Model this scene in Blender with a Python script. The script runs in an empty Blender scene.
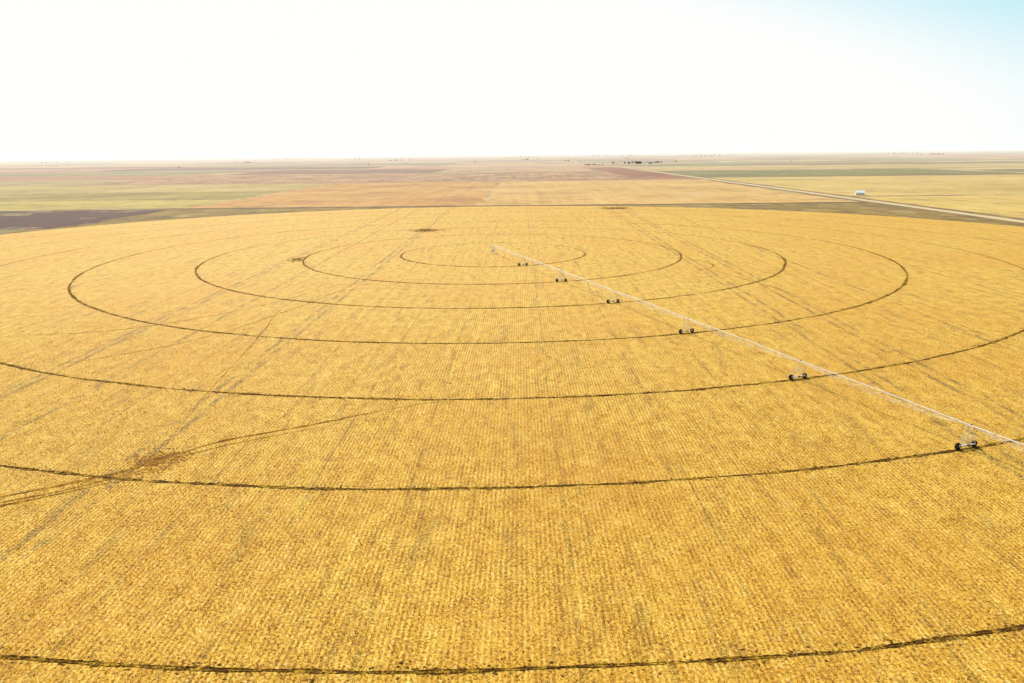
import bpy, math, random
import numpy as np
from mathutils import Matrix, Vector, Euler
random.seed(7); rng=np.random.default_rng(7)
S=bpy.context.scene; C=S.collection
S.view_settings.view_transform='Standard'; S.view_settings.look='None'; S.view_settings.exposure=0

def lin(c):
    return tuple(((v/255)/12.92 if v/255<=.04045 else ((v/255+.055)/1.055)**2.4) for v in c)
def shade(c,k): 
    l=lin(c); return (l[0]*k,l[1]*k,l[2]*k,1)
# ---------------------------------------------------------------- camera
H=59.5
cam=bpy.data.objects.new("camera",bpy.data.cameras.new("camera")); C.objects.link(cam)
cam.data.sensor_width=36; cam.data.lens=755/1024*36; cam.data.clip_start=.5; cam.data.clip_end=200000
R=Matrix.Rotation(math.radians(.73),4,'Z')@Matrix.Rotation(math.radians(90-13.98),4,'X')@Matrix.Rotation(math.radians(-.60),4,'Z')
cam.matrix_world=Matrix.Translation((0,0,H))@R
S.camera=cam
# ---------------------------------------------------------------- light
EL,AZ=40,-24
w=bpy.data.worlds.new("World"); S.world=w; w.use_nodes=True
class NT:
    def __init__(s,t): s.t=t; 
    def n(s,ty,**k):
        x=s.t.nodes.new(ty)
        for a,b in k.items(): setattr(x,a,b)
        return x
    def put(s,sock,v):
        if v is None: return
        if isinstance(v,bpy.types.NodeSocket): s.t.links.new(v,sock)
        else: sock.default_value=v
    def m(s,op,a,b=None,c=None,clamp=False):
        x=s.n('ShaderNodeMath',operation=op,use_clamp=clamp)
        s.put(x.inputs[0],a); s.put(x.inputs[1],b); s.put(x.inputs[2],c); return x.outputs[0]
    def vm(s,op,a,b=None):
        x=s.n('ShaderNodeVectorMath',operation=op); s.put(x.inputs[0],a); s.put(x.inputs[1],b)
        return x.outputs['Value'] if op in('DOT_PRODUCT','LENGTH') else x.outputs[0]
    def mix(s,f,a,b,bt='MIX'):
        x=s.n('ShaderNodeMix',data_type='RGBA',blend_type=bt); x.clamp_factor=True
        s.put(x.inputs[0],f); s.put(x.inputs[6],a); s.put(x.inputs[7],b); return x.outputs[2]
    def noise(s,vec,sc=1,det=2,rough=.5):
        x=s.n('ShaderNodeTexNoise'); s.put(x.inputs['Vector'],vec); x.inputs['Scale'].default_value=sc
        x.inputs['Detail'].default_value=det; x.inputs['Roughness'].default_value=rough; return x.outputs[0]
    def comb(s,a,b,c=0.):
        x=s.n('ShaderNodeCombineXYZ'); s.put(x.inputs[0],a); s.put(x.inputs[1],b); s.put(x.inputs[2],c); return x.outputs[0]
    def ramp(s,f,st,interp='LINEAR'):
        x=s.n('ShaderNodeValToRGB'); x.color_ramp.interpolation=interp; e=x.color_ramp.elements
        while len(e)<len(st): e.new(.5)
        for i,(p,c) in enumerate(st): e[i].position=p; e[i].color=c if len(c)==4 else (*c,1)
        s.put(x.inputs[0],f); return x.outputs[0]
    def sm(s,v,a,b,lo=0.,hi=1.):
        x=s.n('ShaderNodeMapRange',interpolation_type='SMOOTHSTEP'); s.put(x.inputs[0],v)
        x.inputs[1].default_value=a; x.inputs[2].default_value=b; x.inputs[3].default_value=lo; x.inputs[4].default_value=hi
        return x.outputs[0]
t=NT(w.node_tree); w.node_tree.nodes.clear()
sky=t.n('ShaderNodeTexSky',sky_type='NISHITA',sun_disc=False)
sky.sun_elevation=math.radians(EL); sky.sun_rotation=math.radians(AZ); sky.dust_density=3; sky.air_density=1; sky.altitude=900
dirv=t.vm('NORMALIZE',t.n('ShaderNodeTexCoord').outputs['Generated'])
# bright milky haze on the sun's side of the sky, thinning out away from the sun
az=math.radians(AZ-14); hz=Vector((math.sin(az)*math.cos(math.radians(12)),math.cos(az)*math.cos(math.radians(12)),math.sin(math.radians(12))))
d=t.vm('DOT_PRODUCT',dirv,tuple(hz))
sp=t.n('ShaderNodeSeparateXYZ'); t.put(sp.inputs[0],dirv)
low=t.sm(sp.outputs[2],0.0,.30,.55,0.)
f=t.sm(t.m('ADD',d,low),.58,.93)
skyc=t.vm('SCALE',sky.outputs[0]); skyc.node.inputs['Scale'].default_value=.10
f2=t.sm(t.m('ADD',d,low),-.1,.55)
thin=t.mix(f2,skyc,(.54,.86,.94,1))
col=t.mix(f,thin,(1.0,1.0,.985,1))
bg=t.n('ShaderNodeBackground'); t.put(bg.inputs[0],col); bg.inputs[1].default_value=1
out=t.n('ShaderNodeOutputWorld'); t.t.links.new(bg.outputs[0],out.inputs[0])
sun=bpy.data.objects.new("sun",bpy.data.lights.new("sun",'SUN')); C.objects.link(sun)
sun.data.energy=4.8; sun.data.angle=math.radians(.5); sun.data.color=(1,.95,.86)
a,e=math.radians(AZ),math.radians(EL)
sd=Vector((math.sin(a)*math.cos(e),math.cos(a)*math.cos(e),math.sin(e)))
sun.rotation_euler=sd.to_track_quat('Z','Y').to_euler(); sun.location=(0,0,200)
# ---------------------------------------------------------------- materials
def newmat(name,rough=.8,spec=.2,metal=0):
    m=bpy.data.materials.new(name); m.use_nodes=True; m.node_tree.nodes.clear(); q=NT(m.node_tree)
    b=q.n('ShaderNodeBsdfPrincipled'); o=q.n('ShaderNodeOutputMaterial'); q.t.links.new(b.outputs[0],o.inputs[0])
    b.inputs['Roughness'].default_value=rough; b.inputs['Specular IOR Level'].default_value=spec; b.inputs['Metallic'].default_value=metal
    return m,q,b
def posxy(q):
    p=q.n('ShaderNodeNewGeometry').outputs['Position']; s=q.n('ShaderNodeSeparateXYZ'); q.put(s.inputs[0],p); return p,s.outputs[0],s.outputs[1]
def bump(q,b,h,st,dist):
    x=q.n('ShaderNodeBump'); x.inputs['Strength'].default_value=st; x.inputs['Distance'].default_value=dist
    q.put(x.inputs['Height'],h); q.put(b.inputs['Normal'],x.outputs[0])
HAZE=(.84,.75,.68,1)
def haze(q,p,c,L=14000):  # aerial haze painted into the base colour, paler with distance from the origin
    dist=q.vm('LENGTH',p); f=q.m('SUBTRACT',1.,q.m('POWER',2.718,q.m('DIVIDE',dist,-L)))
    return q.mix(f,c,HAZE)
def simple(name,c,k=.8,rough=.7,spec=.3,metal=0,sc=3.,var=.25,bm=0):
    m,q,b=newmat(name,rough,spec,metal)
    tc=q.n('ShaderNodeTexCoord').outputs['Object']; n=q.noise(tc,sc,4,.6)
    q.put(b.inputs[0],q.ramp(n,[(.3,shade(c,k*(1-var))),(.7,shade(c,k*(1+var)))]))
    if bm: bump(q,b,n,bm,.05)
    return m
def field_mat(name,c,c2,rowsp=12,K=.70,dark=.2,patch=.004):
    m,q,b=newmat(name,.9,.1); p,X,Y=posxy(q)
    big=q.noise(p,patch,6,.7); st=q.noise(q.comb(q.m('MULTIPLY',X,1/rowsp),q.m('MULTIPLY',Y,1/(rowsp*25))),1,4,.7)
    fine=q.noise(p,.04,6,.8)
    v=q.m('ADD',q.m('MULTIPLY',big,.45),q.m('ADD',q.m('MULTIPLY',st,.35),q.m('MULTIPLY',fine,.45)))
    c0=q.ramp(v,[(.52,shade(c2,K*.88)),(.70,shade(c,K*1.06))])
    w_=q.noise(p,patch*2.2,8,.85)
    c0=q.mix(q.sm(w_,.50,.59,0,dark),c0,shade((128,90,52),K))
    c0=q.mix(q.sm(w_,.46,.39,0,.4),c0,shade((240,204,142),K))
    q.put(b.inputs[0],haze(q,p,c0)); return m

CX,CY=-16.8,463.
RAD=[56.2,112.8,169.5,226.5,283.5,335.5,386.]
FR=429.
TRAM=[-212,-180,-151.5,-136.5,-133.5,-114,-96,-80,-76.5,-58.5,-39,-20.5,7,10.5,31,52,72,93,97,110,114,133,149,153,176,205,240]
STRONG={-136.5,-133.5,-114,-80,-76.5,93,97,110,114,149}
TRW=[1.05 if x in STRONG else .4 for x in TRAM]
def stubble_mat(name):
    m,q,b=newmat(name,.8,.2); p,X,Y=posxy(q)
    b.inputs['Sheen Weight'].default_value=.12; b.inputs['Sheen Roughness'].default_value=.5; b.inputs['Sheen Tint'].default_value=(1,.80,.45,1)
    wob=q.m('MULTIPLY',q.m('SUBTRACT',q.noise(p,.04,1),.5),1.8); Xw=q.m('ADD',X,wob)
    row=q.m('SINE',q.m('MULTIPLY',X,2*math.pi/.76))
    n1=q.noise(q.comb(q.m('MULTIPLY',X,3.4),q.m('MULTIPLY',Y,1.9)),1,4,.85)
    n2=q.noise(p,2.2,4,.85)
    n3=q.noise(q.comb(q.m('MULTIPLY',X,.32),q.m('MULTIPLY',Y,.16)),1,6,.8)
    st=q.noise(q.comb(q.m('MULTIPLY',Xw,.55),q.m('MULTIPLY',Y,.018)),1,4,.8)
    v=q.m('ADD',q.m('MULTIPLY',n1,.42),q.m('MULTIPLY',n2,.48))
    v=q.m('ADD',v,q.m('MULTIPLY',row,.028)); v=q.m('ADD',v,q.m('MULTIPLY',st,.09)); v=q.m('ADD',v,q.m('MULTIPLY',n3,.24))
    K=.92   # v centred about .615
    c=q.ramp(v,[(.505,shade((80,46,12),K)),(.56,shade((170,112,26),K)),(.612,shade((230,170,46),K)),(.665,shade((247,200,72),K)),(.75,shade((255,238,160),K))])
    big=q.noise(p,.011,4,.6); c=q.mix(q.sm(big,.42,.62,0,.28),c,shade((218,146,34),K))
    acc=None
    for x0,wd in zip(TRAM,TRW):
        k=q.m('SUBTRACT',1.,q.m('DIVIDE',q.m('ABSOLUTE',q.m('SUBTRACT',Xw,float(x0))),wd),clamp=True)
        if wd<.5: k=q.m('MULTIPLY',k,.6)
        acc=k if acc is None else q.m('MAXIMUM',acc,k)
    acc=q.m('POWER',acc,.6)
    patchy=q.sm(q.noise(q.comb(q.m('MULTIPLY',X,.14),q.m('MULTIPLY',Y,.08)),1,5,.8),.42,.58)
    flecks=q.sm(n2,.46,.60,1,.15)
    c=q.mix(q.m('MULTIPLY',q.m('MULTIPLY',acc,patchy),q.m('MULTIPLY',flecks,1.)),c,shade((96,60,20),.70))
    sw=q.noise(q.comb(q.m('MULTIPLY',Xw,.22),q.m('MULTIPLY',Y,.03),3.),1,6,.8)
    c=q.mix(q.m('MULTIPLY',q.sm(sw,.53,.64),q.m('MULTIPLY',flecks,.55)),c,shade((136,90,28),.8))
    q.put(b.inputs[0],c)
    bump(q,b,n2,.7,.25)
    return m
M_field=stubble_mat("corn_stubble")
M_blade,q,b=newmat("corn_stalk",.7,.2)
at=q.n('ShaderNodeAttribute'); at.attribute_name="straw"; q.put(b.inputs[0],at.outputs[0])
tr=q.n('ShaderNodeBsdfTranslucent'); q.put(tr.inputs[0],at.outputs[0]); mx=q.n('ShaderNodeMixShader'); mx.inputs[0].default_value=.35
q.t.links.new(b.outputs[0],mx.inputs[1]); q.t.links.new(tr.outputs[0],mx.inputs[2])
q.t.links.new(mx.outputs[0],[n for n in M_blade.node_tree.nodes if n.type=='OUTPUT_MATERIAL'][0].inputs[0])
def ground_mat():
    m,q,b=newmat("farmland_plain",.9,.1); p,X,Y=posxy(q)
    wx=q.m('MULTIPLY',q.m('SUBTRACT',q.noise(p,.0012,2),.5),160.)
    fx=q.m('FLOOR',q.m('DIVIDE',q.m('ADD',q.m('ADD',X,wx),5245.),804.)); fy=q.m('FLOOR',q.m('DIVIDE',q.m('ADD',q.m('ADD',Y,wx),5528.),402.))
    wn=q.n('ShaderNodeTexWhiteNoise',noise_dimensions='2D'); q.put(wn.inputs['Vector'],q.comb(fx,fy))
    fx2=q.m('FLOOR',q.m('DIVIDE',q.m('ADD',X,5245.),1608.)); fy2=q.m('FLOOR',q.m('DIVIDE',q.m('ADD',Y,5528.),1608.))
    wn2=q.n('ShaderNodeTexWhiteNoise',noise_dimensions='2D'); q.put(wn2.inputs['Vector'],q.comb(fx2,fy2))
    K=.67
    pal=[(222,166,112),(196,130,80),(234,192,122),(158,146,66),(212,158,104),(112,66,42),(238,204,130),(182,164,88),(208,136,84),(156,98,60),(230,184,138)]
    c=q.ramp(wn.outputs[0],[(i/len(pal),shade(x,K)) for i,x in enumerate(pal)],'CONSTANT')
    c2=q.ramp(wn2.outputs[0],[(i/4,shade(x,K)) for i,x in enumerate([(212,160,112),(222,182,122),(196,142,98),(190,168,100)])],'CONSTANT')
    c=q.mix(.22,c,c2)
    big=q.noise(p,.0030,8,.8); c=q.mix(q.sm(big,.48,.60,0,.7),c,shade((136,90,56),K))
    c=q.mix(q.sm(big,.45,.36,0,.5),c,shade((244,212,164),K))
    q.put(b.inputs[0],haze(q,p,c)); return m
M_ground=ground_mat()

# ---------------------------------------------------------------- mesh helpers
def mesh_obj(name,v,f,mat,parent=None,smooth=False):
    me=bpy.data.meshes.new(name); me.from_pydata([tuple(x) for x in v],[],f); me.update()
    if mat: me.materials.append(mat)
    o=bpy.data.objects.new(name,me); C.objects.link(o)
    if parent: o.parent=parent
    return o
def structure(o,label=None,cat=None):
    o["kind"]="structure"
    o["label"]=label; o["category"]=cat or o.name.split('.')[0].replace('_',' ')
    return o
def sheet(name,x0,x1,y0,y1,z,mat,label,cat):
    def edge(a,b,n):
        return [a+(b-a)*i/n for i in range(n)]
    pts=[]
    n=24; j=lambda s:(random.random()-.5)*s
    w=min(abs(x1-x0),abs(y1-y0)); s=min(10,w*.04)
    for x in edge(x0,x1,n): pts.append((x,y0+j(s),z))
    for y in edge(y0,y1,n): pts.append((x1+j(s),y,z))
    for x in edge(x1,x0,n): pts.append((x,y1+j(s),z))
    for y in edge(y1,y0,n): pts.append((x0+j(s),y,z))
    return structure(mesh_obj(name,pts,[tuple(range(len(pts)))],mat),label,cat)
def tube(v,f,p0,p1,r,n=6,r1=None):
    p0=Vector(p0);p1=Vector(p1); d=(p1-p0).normalized(); r1=r if r1 is None else r1
    u=d.cross(Vector((0,0,1))) if abs(d.z)<.95 else d.cross(Vector((1,0,0)))
    u.normalize(); w=d.cross(u); b=len(v)
    for p,rr in((p0,r),(p1,r1)):
        for i in range(n):
            a=2*math.pi*i/n; v.append(p+u*math.cos(a)*rr+w*math.sin(a)*rr)
    for i in range(n): k=(i+1)%n; f.append((b+i,b+k,b+n+k,b+n+i))
    f.append(tuple(b+i for i in range(n))[::-1]); f.append(tuple(b+n+i for i in range(n)))
def box(v,f,c,s,bev=.0):
    b=len(v); cx,cy,cz=c; sx,sy,sz=[q/2 for q in s]
    for z in(-1,1):
        for y in(-1,1):
            for x in(-1,1): v.append(Vector((cx+x*sx,cy+y*sy,cz+z*sz)))
    for q in((0,2,3,1),(4,5,7,6),(0,1,5,4),(1,3,7,5),(3,2,6,7),(2,0,4,6)): f.append(tuple(b+i for i in q))
def lathe_y(prof,n):
    v=[];f=[];m=len(prof)
    for i in range(n):
        a=2*math.pi*i/n
        for (y,r) in prof: v.append(Vector((r*math.cos(a),y,r*math.sin(a))))
    for i in range(n):
        k=(i+1)%n
        for j in range(m-1): f.append((i*m+j,k*m+j,k*m+j+1,i*m+j+1))
    return v,f
# ---------------------------------------------------------------- ground
G=90000
o=mesh_obj("ground",[(-G,-G,0),(G,-G,0),(G,G,0),(-G,G,0)],[(0,1,2,3)],M_ground)
structure(o,"flat plain of pale farm fields reaching the horizon","ground")
M=lambda n,c,c2,**k: field_mat(n,c,c2,**k)
olive=M("dry_grass_corner",(178,140,54),(132,100,34),dark=.2,patch=.01)
sheet("grass",-424,404,-60,906,.02,olive,"dry olive grass around the round crop field","grass")
SHEETS=[
 ("crop_field",-45,398,908,1690,(244,192,108),(232,174,86),"pale orange harvested field with faint rows"),
 ("crop_field",-402,-49,908,1690,(232,170,88),(218,154,70),"orange beige harvested field with faint rows"),
 ("crop_field",-1900,-408,914,1085,(220,190,94),(198,168,74),"light yellow olive field strip"),
 ("crop_field",-1900,-408,1090,1330,(186,160,70),(160,134,54),"olive field strip"),
 ("crop_field",-2200,-408,1338,1690,(220,186,108),(200,162,86),"tan harvested field strip"),
 ("crop_field",-1500,-405,655,885,(104,62,44),(78,46,34),"dark bare ploughed field"),
 ("crop_field",-2600,-1505,560,905,(196,166,88),(176,146,68),"yellow olive field"),
 ("crop_field",438,1500,300,1010,(246,204,104),(228,182,78),"bright yellow stubble field beside a gravel road"),
 ("crop_field",438,1500,1030,1800,(240,200,108),(222,178,84),"pale yellow stubble field"),
 ("crop_field",438,1250,1830,2500,(148,138,46),(120,108,36),"olive green field"),
 ("crop_field",1260,3000,1200,1900,(230,194,112),(208,168,88),"tan and yellow field"),
 ("crop_field",1520,2500,500,1190,(206,176,86),(184,152,68),"yellow green field strip"),
 ("crop_field",-1000,262,1720,2480,(216,164,112),(170,112,70),"pinkish brown pasture"),
 ("crop_field",272,400,1850,3150,(178,100,50),(146,80,40),"reddish brown bare field"),
 ("crop_field",-2600,-1010,1720,2100,(204,174,108),(182,148,88),"pale tan field"),
 ("crop_field",-3200,-1010,2110,2600,(208,144,94),(184,122,76),"pink brown field"),
 ("crop_field",-1000,-300,2560,3100,(154,102,62),(132,86,50),"brown pasture"),
 ("crop_field",-2400,-1100,2620,3300,(168,150,82),(148,130,68),"olive field strip"),
 ("crop_field",1300,3600,1930,2300,(144,136,60),(126,116,50),"green field strip"),
 ("crop_field",438,2400,2560,3200,(226,188,112),(204,164,90),"tan field"),
 ("crop_field",500,2200,3300,3600,(138,130,60),(118,108,50),"green field strip"),
 ("crop_field",-280,250,2560,3300,(220,176,124),(196,146,96),"pale tan field"),
 ("crop_field",-2000,-700,3500,4100,(132,84,58),(112,70,46),"dark brown bare field"),
]
for i,(n,x0,x1,y0,y1,c,c2,l) in enumerate(SHEETS):
    big=("pasture" in l)
    sheet(n,x0,x1,y0,y1,.035+.006*(i%3),M("field_soil",c,c2,dark=.9 if big else .36,patch=.006 if big else .003),l,"field")
n=360
pts=[(CX+math.cos(2*math.pi*i/n)*(FR+random.uniform(-1,1)),CY+math.sin(2*math.pi*i/n)*(FR+random.uniform(-1,1)),.06) for i in range(n)]
structure(mesh_obj("round_crop_field",pts,[tuple(range(n))],M_field),"round golden field of harvested corn stubble in rows","field")
verge=M("weedy_verge",(122,84,30),(82,54,20),dark=.4,patch=.02)
verge2=M("dry_verge",(176,138,64),(134,100,44),dark=.4,patch=.02)
sheet("grass_verge",-430,404,893,905,.10,verge,"dark weedy verge along the far edge of the field","verge")
def road_mat():
    m,q,b=newmat("gravel_road",.9,.1); p,X,Y=posxy(q); nn=q.noise(p,.6,5,.7); n2=q.noise(q.comb(X,q.m('MULTIPLY',Y,.02)),.8,3)
    c=q.ramp(q.m('ADD',q.m('MULTIPLY',nn,.5),q.m('MULTIPLY',n2,.5)),[(.35,shade((222,190,134),.74)),(.65,shade((246,218,168),.74))])
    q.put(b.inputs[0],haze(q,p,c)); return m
M_road=road_mat()
def strip(name,pts,w,z,mat,label,cat,jit=.0):
    v=[];f=[]
    P=[Vector((a,b,0)) for a,b in pts]
    for i,p in enumerate(P):
        d=(P[min(i+1,len(P)-1)]-P[max(i-1,0)]).normalized(); nn=Vector((-d.y,d.x,0))
        a=w/2*(1+random.uniform(-jit,jit)); b_=w/2*(1+random.uniform(-jit,jit))
        v+= [p+nn*a+Vector((0,0,z)),p-nn*b_+Vector((0,0,z))]
    for i in range(len(P)-1): f.append((2*i,2*i+1,2*i+3,2*i+2))
    return structure(mesh_obj(name,v,f,mat),label,cat)
ln=lambda x0,y0,x1,y1,n=40:[(x0+(x1-x0)*i/n,y0+(y1-y0)*i/n) for i in range(n+1)]
strip("grass_verge",ln(419,60,419,9000,200),36,.09,verge2,"dry grass verge beside the gravel road","verge",.12)
strip("road",ln(419,60,419,12000,200),13,.12,M_road,"straight pale gravel road between fields","road",.06)
strip("road",ln(-9000,1706,9000,1706,100),6,.11,M_road,"straight pale gravel road across the plain","road",.05)
# ---------------------------------------------------------------- wheel ruts
def rut_mat(name,c0,c1,c2=(222,168,54),hi=.60):
    m,q,b=newmat(name,.95,.05); p,X,Y=posxy(q); nn=q.noise(p,3.2,4,.8); n2=q.noise(p,.4,3,.65)
    v=q.m('ADD',q.m('MULTIPLY',nn,.55),q.m('MULTIPLY',n2,.45))
    q.put(b.inputs[0],q.ramp(v,[(.38,shade(c0,.75)),(.50,shade(c1,.75)),(hi,shade(c2,.90))])); bump(q,b,nn,.6,.2); return m
M_rut=rut_mat("rut_soil",(76,48,18),(116,78,28),hi=.60)
M_path=rut_mat("path_soil",(116,76,30),(160,108,38),hi=.57)
M_soil=rut_mat("bare_soil_patch",(144,86,44),(182,118,54),hi=.61)
def smooth_noise(n,step,amp):
    k=np.random.default_rng(int(step*97)+n).normal(0,1,max(4,int(n/step))+1)
    x=np.linspace(0,len(k)-1,n); return np.interp(x,np.arange(len(k)),k)*amp
def rut(name,pts,w,mat,label,closed=False,z0=.065,hgt=.16,wf=None,jit=.4):
    n=len(pts); P=np.array(pts); d=np.roll(P,-1,0)-np.roll(P,1,0)
    if not closed: d[0]=P[1]-P[0]; d[-1]=P[-1]-P[-2]
    d/=np.linalg.norm(d,axis=1)[:,None]; N=np.stack([-d[:,1],d[:,0]],1)
    prof=[(-1,0),(-.62,1),(-.3,.12),(.3,.12),(.62,1),(1,0)]
    rg=np.random.default_rng(n); v=[];f=[]
    vary=1+smooth_noise(n,6,.24)+smooth_noise(n,31,.2)
    for i in range(n):
        k=vary[i]*(1 if wf is None else wf[i]); k=max(k,.03)
        for (u,h) in prof:
            ww=w/2*u*k*(1+rg.uniform(-jit,jit)) ; q_=P[i]+N[i]*ww
            v.append((q_[0],q_[1],z0+h*hgt*min(k,1.2)*(.3+rg.random())))
    m=len(prof)
    for i in range(n if closed else n-1):
        k=(i+1)%n
        for j in range(m-1): f.append((i*m+j,i*m+j+1,k*m+j+1,k*m+j))
    return structure(mesh_obj(name,v,f,mat),label,"wheel track")
for k,r in enumerate(RAD):
    n=int(2*math.pi*r/.4); a=np.linspace(0,2*math.pi,n,endpoint=False)
    rr=r+smooth_noise(n,24,.13)+smooth_noise(n,80,.2); rr[-1]=rr[0]
    s=np.sin(a); lo=.62
    wf=np.clip((.45-s)/.6,lo,1.)
    if k>=4: wf=np.clip((0-s)/.45,.5,1.)
    rut("wheel_track",np.stack([CX+rr*np.cos(a),CY+rr*np.sin(a)],1),.98 if k<5 else (.88 if k==5 else .68),M_rut,"dark circular wheel rut worn into the stubble",True,wf=wf,hgt=.09)
# clods thrown up beside the ruts
v=[];f=[]
for k,r in enumerate(RAD):
    for _ in range(int(r*9)):
        a=random.uniform(math.pi*.95,math.pi*2.05); rr=r+random.gauss(0,.75); sz=random.uniform(.06,.22); b=len(v)
        x,y=CX+rr*math.cos(a),CY+rr*math.sin(a)
        for i in range(6): g=2*math.pi*i/6; q_=sz*random.uniform(.5,1.4); v.append((x+q_*1.5*math.cos(g),y+q_*math.sin(g),.075+random.uniform(0,.05)))
        f.append(tuple(range(b,b+6)))
o=mesh_obj("soil_clods",v,f,M_rut); o["kind"]="stuff"; o["label"]="brown soil clods scattered along the wheel ruts"; o["category"]="soil"
def dense(pts,step=.5,wob=.25):
    P=[Vector((a,b)) for a,b in pts]; out=[]
    for i in range(len(P)-1):
        p0=P[max(i-1,0)];p1=P[i];p2=P[i+1];p3=P[min(i+2,len(P)-1)]
        n=max(2,int((p2-p1).length/step))
        for j in range(n):
            t_=j/n; out.append(.5*((2*p1)+(p2-p0)*t_+(2*p0-5*p1+4*p2-p3)*t_*t_+(3*p1-p0-3*p2+p3)*t_**3))
    A=np.array([tuple(x) for x in out]); A[:,0]+=smooth_noise(len(A),12,wob*.5); A[:,1]+=smooth_noise(len(A),9,wob*.5); return A
base=[(-125,108),(-93,125.5),(-78,136),(-73,143.3),(-63,152.6),(-49,161),(-35,170),(-24,176.3),(-12,179.2),(4,180)]
PATHS=[base,[(x+1.2,y-2.3) for x,y in base[:-3]],
       [(-122,103),(-92,121.5),(-78,130.5),(-66,136)],
       [(70,440),(95,430),(104,412),(100,396),(88,384)],
       [(97,396),(112,340),(120,300)],
       [(-97,300),(-88,240),(-82,190),(-76,150)],
       [(-175,252),(-140,262),(-108,300),(-84,360)],
       [(-150,205),(-112,240),(-90,300),(-74,380)]]
PW=[.95,.5,.7,.8,.5,.3,.45,.45]
DP=[dense(p) for p in PATHS]
for j,(p,wd) in enumerate(zip(DP,PW)):
    n=len(p); u=np.linspace(0,1,n); wf=np.clip(np.minimum(u*6,(1-u)*3),.05,1)
    rut("vehicle_track",p,wd,M_path,"brown vehicle track across the stubble",hgt=.04,z0=.07,wf=wf,jit=.5)
def patch(x,y,rx,ry,ang,label,mat,bits=90,s0=.1,s1=.4):
    v=[];f=[]
    for k in range(bits):
        ox,oy=rx*random.gauss(0,.5),ry*random.gauss(0,.5); sz=random.uniform(s0,s1); b=len(v); m=9
        for i in range(m):
            a=2*math.pi*i/m; q=1+random.uniform(-.5,.5)
            px,py=ox+sz*q*math.cos(a)*.8,oy+sz*q*math.sin(a)*1.3
            v.append((x+px*math.cos(ang)-py*math.sin(ang),y+px*math.sin(ang)+py*math.cos(ang),.068+.0002*k))
        f.append(tuple(range(b,b+m)))
    structure(mesh_obj("bare_soil",v,f,mat),label,"soil patch")
patch(-73.5,142.5,5.4,4.2,.5,"brown bare soil patch where tracks meet",M_soil,480,.08,.34)
patch(-76,134.5,9,2.0,.5,"brown bare soil patch beside a track",M_soil,200,.08,.3)
patch(-76,612,11,12,.0,"dark weedy patch on a wheel rut",M_rut,420,.3,.9)
patch(-132,443,4.5,10,.2,"dark weedy patch on a wheel rut",M_rut,200,.2,.7)
patch(104,842,15,14,0,"dark weedy patch near the field edge",M_rut,420,.4,1.2)

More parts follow.
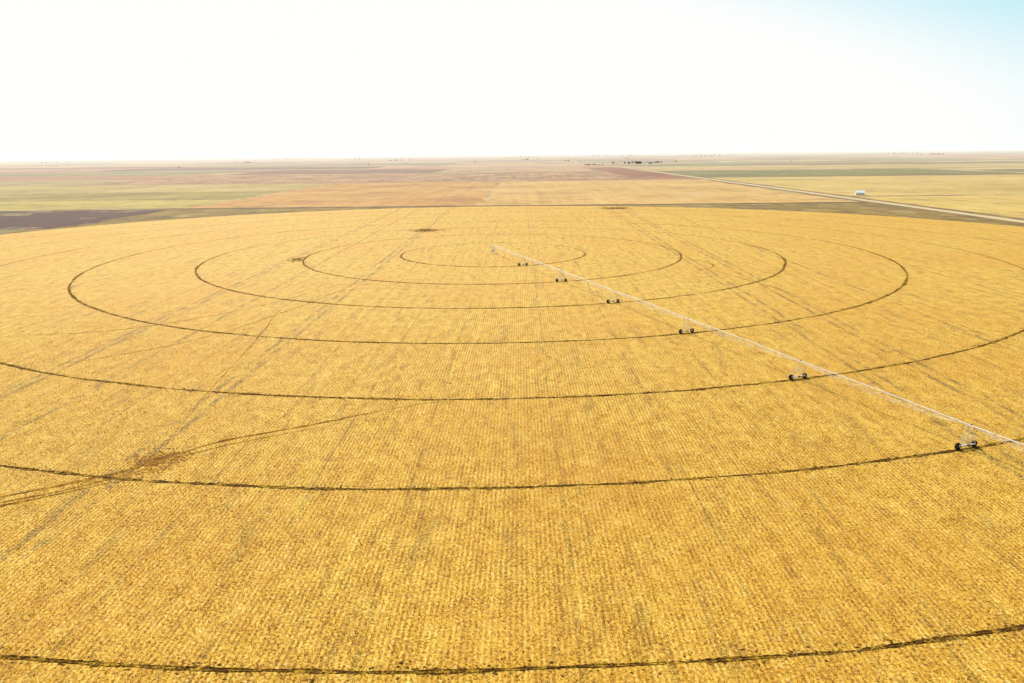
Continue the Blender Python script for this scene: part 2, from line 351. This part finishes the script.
# ---------------------------------------------------------------- stubble stalks
PAL=np.array([shade(c,.98)[:3] for c in[(86,52,14),(168,112,28),(232,174,48),(250,208,80),(255,240,172)]])
def vnoise(x,y,seed):
    xi=np.floor(x).astype(np.int64); yi=np.floor(y).astype(np.int64); fx=x-xi; fy=y-yi; fx=fx*fx*(3-2*fx); fy=fy*fy*(3-2*fy)
    def h(a,b_): 
        n_=(a*374761393+b_*668265263+seed*1442695)&0x7fffffff; n_=((n_^(n_>>13))*1274126177)&0x7fffffff; return (n_&0xffff)/65535.
    return (h(xi,yi)*(1-fx)+h(xi+1,yi)*fx)*(1-fy)+(h(xi,yi+1)*(1-fx)+h(xi+1,yi+1)*fx)*fy
def stalks(ymin,ymax,step,scale,seed,name,dens):
    rg=np.random.default_rng(seed); rows=np.arange(-250,250,.76*step); P=[]
    for rx in rows:
        ys=np.arange(ymin,ymax,.34*step)
        ys=ys+rg.uniform(-.25,.25,len(ys))*step; xs=rx+rg.normal(0,.17*step,len(ys))
        k=(np.abs(xs)<.70*ys+14)
        P.append(np.stack([xs[k],ys[k]],1))
    P=np.concatenate(P); r=np.hypot(P[:,0]-CX,P[:,1]-CY); keep=r<FR-.5
    for R_ in RAD: keep&=np.abs(r-R_)>.36+.22*rg.random(len(P))
    pr=dens(P[:,1])
    cover=.5*vnoise(P[:,0]*1.1,P[:,1]*.8,5)+.12*vnoise(P[:,0]*.25,P[:,1]*.03,9)+.38*vnoise(P[:,0]*.24,P[:,1]*.2,11)
    pr=pr*np.clip(1.9*cover-.12,0,1)
    for x0,wd in zip(TRAM,TRW):
        if wd>.5: pr=np.where(np.abs(P[:,0]-x0)<wd*.8,pr*.4,pr)
    keep&=rg.random(len(P))<pr
    P=P[keep]
    for dp,wd in zip(DP,PW):
        near=(P[:,1]<dp[:,1].max()+2)&(P[:,1]>dp[:,1].min()-2)&(P[:,0]<dp[:,0].max()+2)&(P[:,0]>dp[:,0].min()-2); idx=np.where(near)[0]; q=P[idx]; dm=np.full(len(q),9.)
        for s in range(0,len(dp),2): dm=np.minimum(dm,np.hypot(q[:,0]-dp[s,0],q[:,1]-dp[s,1]))
        kk=np.ones(len(P),bool); kk[idx[dm<wd*.45]]=False; P=P[kk]
    n=len(P); B=3
    V=np.zeros((n,B,3,3),np.float32); CO=np.ones((n,B,3,4),np.float32)
    tone=.5*vnoise(P[:,0]*1.5,P[:,1]*1.1,3)+.12*vnoise(P[:,0]*.3,P[:,1]*.05,4)+.38*vnoise(P[:,0]*.35,P[:,1]*.28,14)
    for b in range(B):
        a=rg.uniform(0,2*math.pi,n); L=rg.uniform(.08,.36,n)*scale; wd=rg.uniform(.02,.085,n)*scale; h=rg.uniform(.02,.34,n)*scale
        cx=P[:,0]+rg.uniform(-.16,.16,n)*scale; cy=P[:,1]+rg.uniform(-.18,.18,n)*scale
        ca,sa=np.cos(a),np.sin(a)
        V[:,b,0]=np.stack([cx-sa*wd,cy+ca*wd,np.full(n,.062)],1)
        V[:,b,1]=np.stack([cx+sa*wd,cy-ca*wd,np.full(n,.062)],1)
        V[:,b,2]=np.stack([cx+ca*L,cy+sa*L,.062+h],1)
        tt=np.clip(tone*.75+rg.random(n)*.62-.07,0,.999)*(len(PAL)-1); i0=tt.astype(int); fr=(tt-i0)[:,None]
        cc=PAL[i0]*(1-fr)+PAL[i0+1]*fr; CO[:,b,:,:3]=cc[:,None,:]
    nv=n*B*3; me=bpy.data.meshes.new(name); me.vertices.add(nv); me.vertices.foreach_set('co',V.reshape(-1))
    nt=n*B; me.loops.add(nt*3); me.loops.foreach_set('vertex_index',np.arange(nv,dtype=np.int32))
    me.polygons.add(nt); me.polygons.foreach_set('loop_start',np.arange(0,nv,3,dtype=np.int32)); me.polygons.foreach_set('loop_total',np.full(nt,3,dtype=np.int32))
    me.update(calc_edges=True)
    ca_=me.color_attributes.new("straw",'FLOAT_COLOR','POINT'); ca_.data.foreach_set('color',CO.reshape(-1)); me.materials.append(M_blade)
    o=bpy.data.objects.new(name,me); C.objects.link(o); o["kind"]="stuff"; o["category"]="stubble"
    o["label"]="cut dry golden corn stalks standing in rows"; print(name,n); return o
stalks(62,330,1,1.05,1,"corn_stubble",lambda y: np.clip((330-y)/200,0,1)**1.3*.95)

# ---------------------------------------------------------------- irrigation machine
galv=simple("galvanised_steel",(238,239,236),.95,.5,.5,.05,2,.06)
dkst=simple("weathered_steel",(110,106,98),.8,.5,.4,.5,4,.3)
rubber=simple("tyre_rubber",(58,46,34),1,.85,.2,0,6,.3)
panelm=simple("control_box_paint",(200,205,205),.8,.5,.3,0,3,.1)
hosem=simple("sprinkler_hose_plastic",(150,130,80),.8,.6,.3,0,3,.1)
mach=bpy.data.objects.new("irrigation_machine",None); C.objects.link(mach)
mach.location=(CX,CY,.06); mach.rotation_euler=(0,0,math.radians(-71.3))
mach["label"]="long galvanised center pivot irrigation machine on wheeled towers in stubble"; mach["category"]="irrigation machine"
PH=5.1
v=[];f=[]
for sx in(-1,1):
    for sy in(-1,1):
        tube(v,f,(sx*1.7,sy*1.7,.1),(sx*.32,sy*.32,4.7),.085)
        box(v,f,(sx*1.7,sy*1.7,.06),(.6,.6,.12))
for z,r in((1.3,1.34),(2.7,.92),(4.65,.34)):
    c_=[(-r,-r,z),(r,-r,z),(r,r,z),(-r,r,z)]
    for i in range(4): tube(v,f,c_[i],c_[(i+1)%4],.05)
for s in(-1,1):
    tube(v,f,(-1.34,s*1.34,1.3),(.92,s*.92,2.7),.04); tube(v,f,(s*1.34,-1.34,1.3),(s*.92,.92,2.7),.04)
pv=mesh_obj("pivot_tower",v,f,galv,mach)
v=[];f=[]; tube(v,f,(0,0,0),(0,0,PH),.16,12); tube(v,f,(0,0,PH-.1),(1.2,0,PH+.02),.14,12)
mesh_obj("riser_pipe",v,f,galv,pv)
v=[];f=[]; box(v,f,(1.25,-.6,1.7),(.35,.8,1.1)); box(v,f,(1.25,-.6,2.28),(.45,.9,.06)); mesh_obj("control_box",v,f,panelm,pv)
v=[];f=[]
tube(v,f,(0,0,0),(0,.12,.15),.02); tube(v,f,(0,.12,.15),(0,.3,.15),.02); tube(v,f,(0,.3,.15),(0,.35,.0),.02); tube(v,f,(0,.35,0),(0,.35,-1.9),.010); tube(v,f,(0,.35,-1.9),(0,.35,-2.05),.04,8,.02)
drop=bpy.data.meshes.new("sprinkler_drop"); drop.from_pydata([tuple(x) for x in v],[],f); drop.materials.append(hosem)
arch=lambda t_: .2*math.sin(math.pi*t_)
def make_span(a,L):
    v=[];f=[]
    N=16
    for i in range(N): tube(v,f,(L*i/N,0,PH+arch(i/N)),(L*(i+1)/N,0,PH+arch((i+1)/N)),.098,8)
    for i in range(1,8): tube(v,f,(L*i/8-.05,0,PH+arch(i/8)),(L*i/8+.05,0,PH+arch(i/8)),.125,8)
    sp=mesh_obj("span",v,f,galv,mach); sp.location=(a,0,0)
    v=[];f=[]; K=8
    for s in(-1,1):
        pts=[(1.0,0,PH-.15)]
        for i in range(1,K): 
            t_=i/K; dep=.2+1.1*math.sin(math.pi*t_)**.7; pts.append((L*t_,s*.6*math.sin(math.pi*t_)**.5,PH+arch(t_)-dep))
        pts.append((L-1.0,0,PH-.15))
        for i in range(len(pts)-1): tube(v,f,pts[i],pts[i+1],.02,5)
        for i in range(1,len(pts)-1):
            t_=i/K
            for dt in(-.5,.5): 
                tt=t_+dt/K; tube(v,f,pts[i],(L*tt,0,PH+arch(tt)-.05),.026,5)
    for i in range(1,K):
        t_=i/K; dep=.2+1.1*math.sin(math.pi*t_)**.7; y=.6*math.sin(math.pi*t_)**.5; z=PH+arch(t_)-dep
        tube(v,f,(L*t_,-y,z),(L*t_,y,z),.026,5)
    mesh_obj("truss",v,f,galv,sp)
    nd=13
    for i in range(nd):
        t_=(i+.5)/nd; o=bpy.data.objects.new("sprinkler_drop",drop); C.objects.link(o); o.parent=sp; o.location=(L*t_,0,PH+arch(t_)); o.rotation_euler=(0,0,math.pi*(i%2))
RW=.72
prof=[(-.19,.45),(-.21,.54),(-.20,.65),(-.13,RW),(.13,RW),(.20,.65),(.21,.54),(.19,.45)]
tv,tf=lathe_y(prof,28)
for i in range(18):
    a0=2*math.pi*i/18
    for s in(-1,1):
        b=len(tv); aa=a0+(.17 if s>0 else 0)
        for (y,r,da) in((.0,RW-.02,0),(s*.2,RW-.08,.12)):
            for dd in(0,.07):
                for rr in(0,.065): tv.append(Vector(((r+rr)*math.cos(aa+da+dd),y,(r+rr)*math.sin(aa+da+dd))))
        for q_ in((0,1,3,2),(4,6,7,5),(0,4,5,1),(2,3,7,6),(1,5,7,3),(0,2,6,4)): tf.append(tuple(b+j for j in q_))
tyre=bpy.data.meshes.new("tyre"); tyre.from_pydata([tuple(x) for x in tv],[],tf); tyre.materials.append(rubber)
rv,rf=lathe_y([(-.17,.46),(-.15,.40),(-.04,.36),(-.04,.12),(-.09,.10),(-.09,.0)],20)
rv2,rf2=lathe_y([(.17,.46),(.15,.40),(-.03,.36),(-.03,.12),(.09,.10),(.09,0)],20); b=len(rv); rv+=rv2; rf+=[tuple(b+i for i in q_) for q_ in rf2]
rustm=simple("dusty_rim_steel",(110,92,66),.8,.6,.3,.2,4,.3)
rim=bpy.data.meshes.new("rim"); rim.from_pydata([tuple(x) for x in rv],[],rf); rim.materials.append(rustm)
def make_tower(r):
    v=[];f=[]; WB=2.15; zb=RW+.12
    box(v,f,(0,0,zb),(.22,2*WB+.1,.20))
    for s in(-1,1):
        for sx in(-1,1): tube(v,f,(sx*.10,s*(WB-.15),zb+.08),(sx*.75,s*.12,PH-.05),.055)
        tube(v,f,(0,s*WB*.55,zb+.1),(0,-s*WB*.36,zb+2.0),.03)
    tube(v,f,(-.3,-1.25,zb+1.7),(-.3,1.25,zb+1.7),.035) ; tube(v,f,(.3,-1.25,zb+1.7),(.3,1.25,zb+1.7),.035)
    tube(v,f,(-.8,0,PH-.05),(.8,0,PH-.05),.10,10); tube(v,f,(0,0,PH),(0,0,PH+.5),.04)
    tw=mesh_obj("drive_tower",v,f,galv,mach); tw.location=(r,0,0)
    v=[];f=[]; box(v,f,(.3,0,zb),(.35,.55,.4)); tube(v,f,(.2,.28,zb),(.2,.75,zb),.12,10); tube(v,f,(0,-WB,zb-.1),(.0,WB,zb-.1),.04)
    mesh_obj("drive_motor",v,f,dkst,tw)
    v=[];f=[]; box(v,f,(.0,.28,PH+.1),(.26,.3,.34)); mesh_obj("control_box",v,f,dkst,tw)
    for s in(-1,1):
        wh=bpy.data.objects.new("wheel",tyre); C.objects.link(wh); wh.parent=tw; wh.location=(-.3,s*WB,RW+.02); wh.rotation_euler=(0,0,math.pi/2)
        rm=bpy.data.objects.new("rim",rim); C.objects.link(rm); rm.parent=wh
prev=0
for i,r in enumerate(RAD):
    make_span(prev,r-prev); make_tower(r); prev=r
v=[];f=[]; tube(v,f,(0,0,PH),(16,0,PH+.2),.08,8); tube(v,f,(0,0,PH+1.4),(13,0,PH+.3),.02,4); tube(v,f,(0,0,PH),(0,0,PH+1.4),.05)
eb=mesh_obj("end_boom",v,f,galv,mach); eb.location=(386,0,0)

# ---------------------------------------------------------------- farm buildings and trees
wall=simple("white_metal_siding",(242,240,234),.98,.5,.3,0,1,.03)
roofw=simple("white_metal_roof",(244,243,238),.98,.45,.4,0,1,.03)
roofm=simple("grey_metal_roof",(180,182,182),.8,.5,.4,0,1,.1)
redw=simple("red_barn_boards",(130,60,45),.8,.8,.2,0,1,.15)
darkm=simple("dark_opening",(90,86,80),1,.6,.2,0,1,.1)
def building(name,x,y,L,W,hh,rh,ang,wm,label,cat,rm=None,ds=1.):
    e=bpy.data.objects.new(name,None); C.objects.link(e); e.location=(x,y,.05); e.rotation_euler=(0,0,ang); e["label"]=label; e["category"]=cat
    a,b_=L/2,W/2
    vv=[(-a,-b_,0),(a,-b_,0),(a,b_,0),(-a,b_,0),(-a,-b_,hh),(a,-b_,hh),(a,b_,hh),(-a,b_,hh),(-a,0,hh+rh),(a,0,hh+rh)]
    ff=[(0,1,5,4),(2,3,7,6),(1,2,6,9,5),(3,0,4,8,7)]
    mesh_obj("wall",vv,ff,wm,e)
    rr=[(-a-.4,-b_-.4,hh-.1),(a+.4,-b_-.4,hh-.1),(a+.4,0,hh+rh+.08),(-a-.4,0,hh+rh+.08),(-a-.4,b_+.4,hh-.1),(a+.4,b_+.4,hh-.1)]
    ro=mesh_obj("roof",rr,[(0,1,2,3),(3,2,5,4)],rm or roofm,e)
    so=ro.modifiers.new("thickness",'SOLIDIFY'); so.thickness=.12; so.offset=1
    v=[];f=[]; box(v,f,(0,-b_-.03,hh*.42),(L*.28*ds,.06,hh*.84*ds)); mesh_obj("door",v,f,darkm,e)
    for s in(-1,1):
        v=[];f=[]; box(v,f,(s*L*.33,-b_-.03,hh*.55),(L*.08*ds,.06,hh*.25)); mesh_obj("window",v,f,darkm,e)
    return e
building("shed",462,1050,11,11,3.2,2.4,-.35,wall,"white metal shed beside a gravel road","shed",roofw,.3)
building("barn",640,4200,30,18,8,5,.1,redw,"dark red barn among farmyard trees","barn")
building("shed",700,4180,26,16,6,3,.0,wall,"white farm shed among trees","shed")
building("farmhouse",590,4220,16,10,6,4,.2,wall,"white farmhouse among trees","house")
def leafmat():
    m,q,b=newmat("foliage",.8,.1); p,X,Y=posxy(q); n_=q.noise(p,.5,4,.6)
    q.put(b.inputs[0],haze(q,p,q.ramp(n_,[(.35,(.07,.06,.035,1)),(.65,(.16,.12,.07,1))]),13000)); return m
M_leaf=leafmat(); M_bark=simple("bark",(90,70,52),.8,.9,.1,0,3,.3)
def blob(v,f,c,r,rg,k):
    for _ in range(k):
        d=rg.normal(0,1,3); d/=np.linalg.norm(d); p=np.array(c)+d*np.array(r)*rg.uniform(.35,1.08)
        s=max(r)*.26; b=len(v)
        for _j in range(3):
            w_=p+rg.normal(0,1,3)*s*.6; w_[2]=max(w_[2],.05); v.append(tuple(w_))
        f.append((b,b+1,b+2))
def tree_meshes(seed):
    rg=np.random.default_rng(seed); v=[];f=[]
    for i in range(9): 
        a=rg.uniform(0,6.28); rr=rg.uniform(0,3.2); blob(v,f,(rr*math.cos(a),rr*math.sin(a),rg.uniform(3.8,9.5)),(2.3,2.3,1.9),rg,80)
    cm=bpy.data.meshes.new("crown"); cm.from_pydata(v,[],f); cm.materials.append(M_leaf)
    tv=[];tf=[]; tube(tv,tf,(0,0,0),(0,0,5),.38,8,.24)
    for i in range(5): a=i*1.26; tube(tv,tf,(0,0,3+i*.4),(2.4*math.cos(a),2.4*math.sin(a),7+i*.4),.16,5,.05)
    tm=bpy.data.meshes.new("trunk"); tm.from_pydata([tuple(x) for x in tv],[],tf); tm.materials.append(M_bark)
    return cm,tm
TM=[tree_meshes(s) for s in(3,4,5)]
def tree(x,y,s):
    cm,tm=random.choice(TM)
    t0=bpy.data.objects.new("tree",None); C.objects.link(t0)
    t0.location=(x,y,.03); t0.scale=(s*random.uniform(1,1.4),s*1.1,s); t0.rotation_euler=(0,0,random.random()*6)
    t0["label"]="dark leafy shelter tree beside a farmyard"; t0["category"]="tree"; t0["group"]="shelter trees around the farmyard"
    for nme,me in(("trunk",tm),("crown",cm)):
        o=bpy.data.objects.new(nme,me); C.objects.link(o); o.parent=t0
for i in range(30):
    tree(random.uniform(500,800),random.choice([4260,4290,4240])+random.uniform(-15,15),random.uniform(.5,1.1))
for i in range(12):
    tree(random.uniform(300,400),3700+random.uniform(-15,15),random.uniform(.5,.8))
for (x,y,s) in [(560,4170,.9),(745,4170,1.),(480,4000,.8),(900,4500,.9),(330,5600,1.2),(350,5610,1.1),(-300,5200,1.),(-900,4600,.8),(1500,4300,.8),(-1900,4300,.8)]:
    tree(x,y,s)
# small scattered groves and farmsteads near the horizon
rg=np.random.default_rng(21)
for k in range(18):
    y=rg.uniform(6500,15000); x=rg.uniform(-.66,.66)*y; v=[];f=[]
    for i in range(int(rg.integers(3,12))):
        hh=rg.uniform(6,15)*(y/9000)**.5; blob(v,f,(x+rg.normal(0,y*.008),y+rg.uniform(-60,60),hh*.4),(hh*.8,hh*.6,hh*.5),rg,60)
    o=mesh_obj("tree_line",v,f,M_leaf); o["kind"]="stuff"; o["label"]="small distant grove of trees on the plain"; o["category"]="trees"
